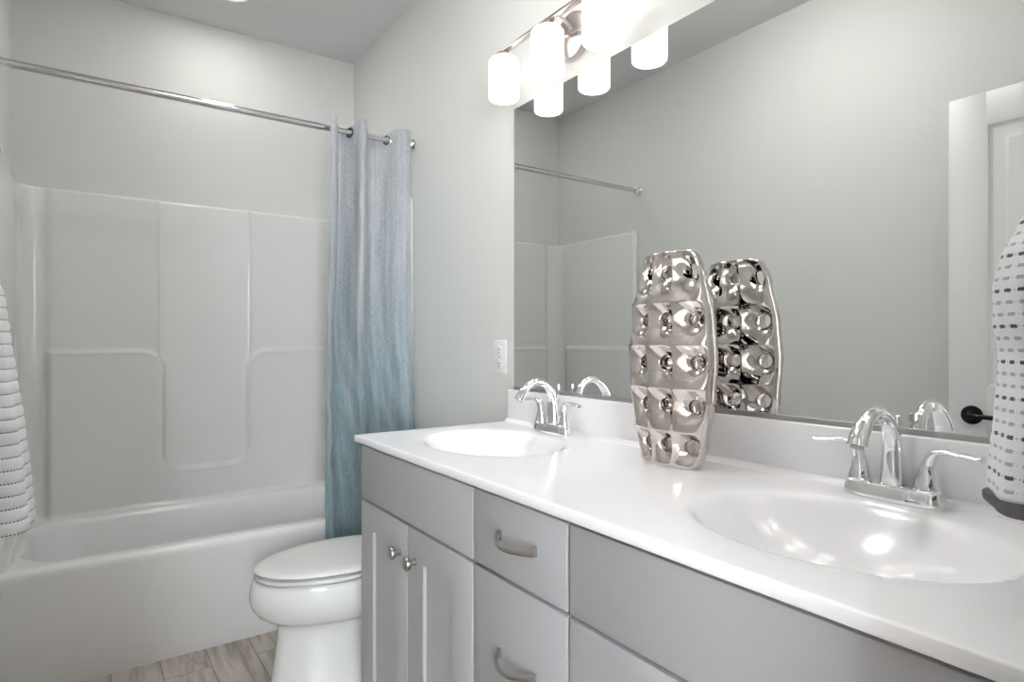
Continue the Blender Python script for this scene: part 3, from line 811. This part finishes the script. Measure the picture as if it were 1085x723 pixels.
MB().lathe([(.033, -.0002), (.033, -.004), (.030, -.009), (.013, -.013), (.0115, -.040)], (dx - th, ky, kz), 'x', 36).build('door_rose', M['black'], door)
for z in (.25, 1.05, 1.83): MB().box(dx - .004, dx + .004, ya - .016, ya + .004, z - .045, z + .045, .001).tube([(dx - .0, ya - .012, z - .05), (dx, ya - .012, z + .05)], .006, 12).build('hinge', M['black'], door)

# ---------------------------------------------------------------- towels on rings
def towel_ring(c, normal, label):
    """c: point on the wall"""
    t = empty('towel_ring', c, label, 'towel ring', 'chrome towel rings on the walls')
    nx, ny = normal
    p = Vector(c); n_ = Vector((nx, ny, 0))
    ax = 'x' if nx else 'y'; s = nx or ny
    MB().lathe([(.026, s * .0006), (.026, s * .006), (.020, s * .012), (.010, s * .016), (.010, s * .045), (.013, s * .050), (.012, s * .056), (.003, s * .058)], p, ax, 28).build('post', M['chrome'], t)
    return t, p + n_ * .048
tr, rc = towel_ring((-.30, YN, 1.425), (0, 1), 'chrome towel ring on the near wall above the right end of the vanity')
MB().torus((rc.x, rc.y + .004, rc.z - .068), .066, .0042, 'y', 48, 10).build('ring', M['chrome'], tr)
tl, lc = towel_ring((XL, 2.15, 1.49), (1, 0), 'chrome towel ring on the left wall beside the bathtub')
MB().torus((lc.x - .008, lc.y, lc.z - .072), .070, .0042, 'x', 48, 10).build('ring', M['chrome'], tl)

def loop_towel(name, secs, thick_axis, ncirc=120, folds=(3, .006), rib=None, zstep=.004):
    """secs: [(z, cx, cy, halfwidth, halfthick)] ascending z; cross-section is a soft slab with folds"""
    z0, z1 = secs[0][0], secs[-1][0]
    NZ = int((z1 - z0) / zstep); rings = []
    for i in range(NZ + 1):
        z = z0 + (z1 - z0) * i / NZ
        cx, cy, hw, ht = lerp_tab(secs, z)
        if rib:
            q = ((z - rib[0]) / rib[1]) % 1.0
            bul = rib[2] * (abs(sin(pi * q)) ** .55 - .6)
        else: bul = 0
        ring = []
        for k in range(ncirc):
            a = 2 * pi * k / ncirc; pw = 2 / 3.0
            u = math.copysign(abs(cos(a)) ** pw, cos(a)); v = math.copysign(abs(sin(a)) ** pw, sin(a))
            g = folds[1] * sin(folds[0] * pi * u + 2.2 * (z - z0) / (z1 - z0)) * (1 if v > 0 else .4)
            W = hw + bul; T = ht + bul + g * min(1, ht / .02) * (abs(v) > 0)
            U, V_ = u * W, v * T
            zz = z
            ring.append(Vector((cx + U, cy + V_, zz)) if thick_axis == 'y' else Vector((cx + V_, cy + U, zz)))
        rings.append(ring)
    mid = rings[NZ // 3]; acc = [0.0]
    for k in range(ncirc): acc.append(acc[-1] + (mid[k] - mid[(k + 1) % ncirc]).length)
    def uv(a, b): return (acc[b], z0 + (z1 - z0) * a / NZ)
    return MB().loft(rings, uv=uv)
rt = empty('hand_towel', (-.33, .195, 1.01), 'white hand towel with grey dashes and a dark grey hem, hanging over the vanity', 'towel')
def sR(z, hw, ht): return (z, -.33, .193, hw, ht)
secsR = [sR(1.020, .142, .052), sR(1.063, .126, .051), sR(1.10, .107, .050), sR(1.141, .092, .049), sR(1.166, .087, .049), sR(1.20, .099, .052), sR(1.242, .100, .052), sR(1.273, .088, .046), sR(1.308, .060, .036), sR(1.335, .040, .024), sR(1.352, .032, .012)]
loop_towel('c', secsR, 'y').build('terry_cloth', M['towelR'], rt, angle=None)
loop_towel('c', [sR(1.0035, .138, .046), sR(1.006, .1425, .0515), sR(1.010, .1440, .0530), sR(1.020, .1425, .0525), sR(1.0212, .1405, .0505)], 'y', zstep=.0010).build('hem_band', M['hemgrey'], rt, angle=None)
lt = empty('hand_towel', (-1.39, 2.15, .66), 'white ribbed towel with thin black dashed stripes hanging beside the bathtub', 'towel')
secsL = [(.675, -1.405, 2.15, .125, .062), (.79, -1.408, 2.15, .118, .057), (.95, -1.416, 2.15, .105, .050), (1.08, -1.423, 2.15, .092, .041), (1.18, -1.430, 2.15, .085, .036), (1.28, -1.434, 2.15, .072, .029), (1.36, -1.438, 2.15, .052, .018), (1.41, -1.44, 2.15, .04, .014), (1.425, -1.44, 2.15, .03, .010)]
loop_towel('c', secsL, 'x', folds=(2, .004), rib=(.66 + .033 / 2, .033, .0042), zstep=.0022).build('terry_cloth', M['towelL'], lt, angle=None)
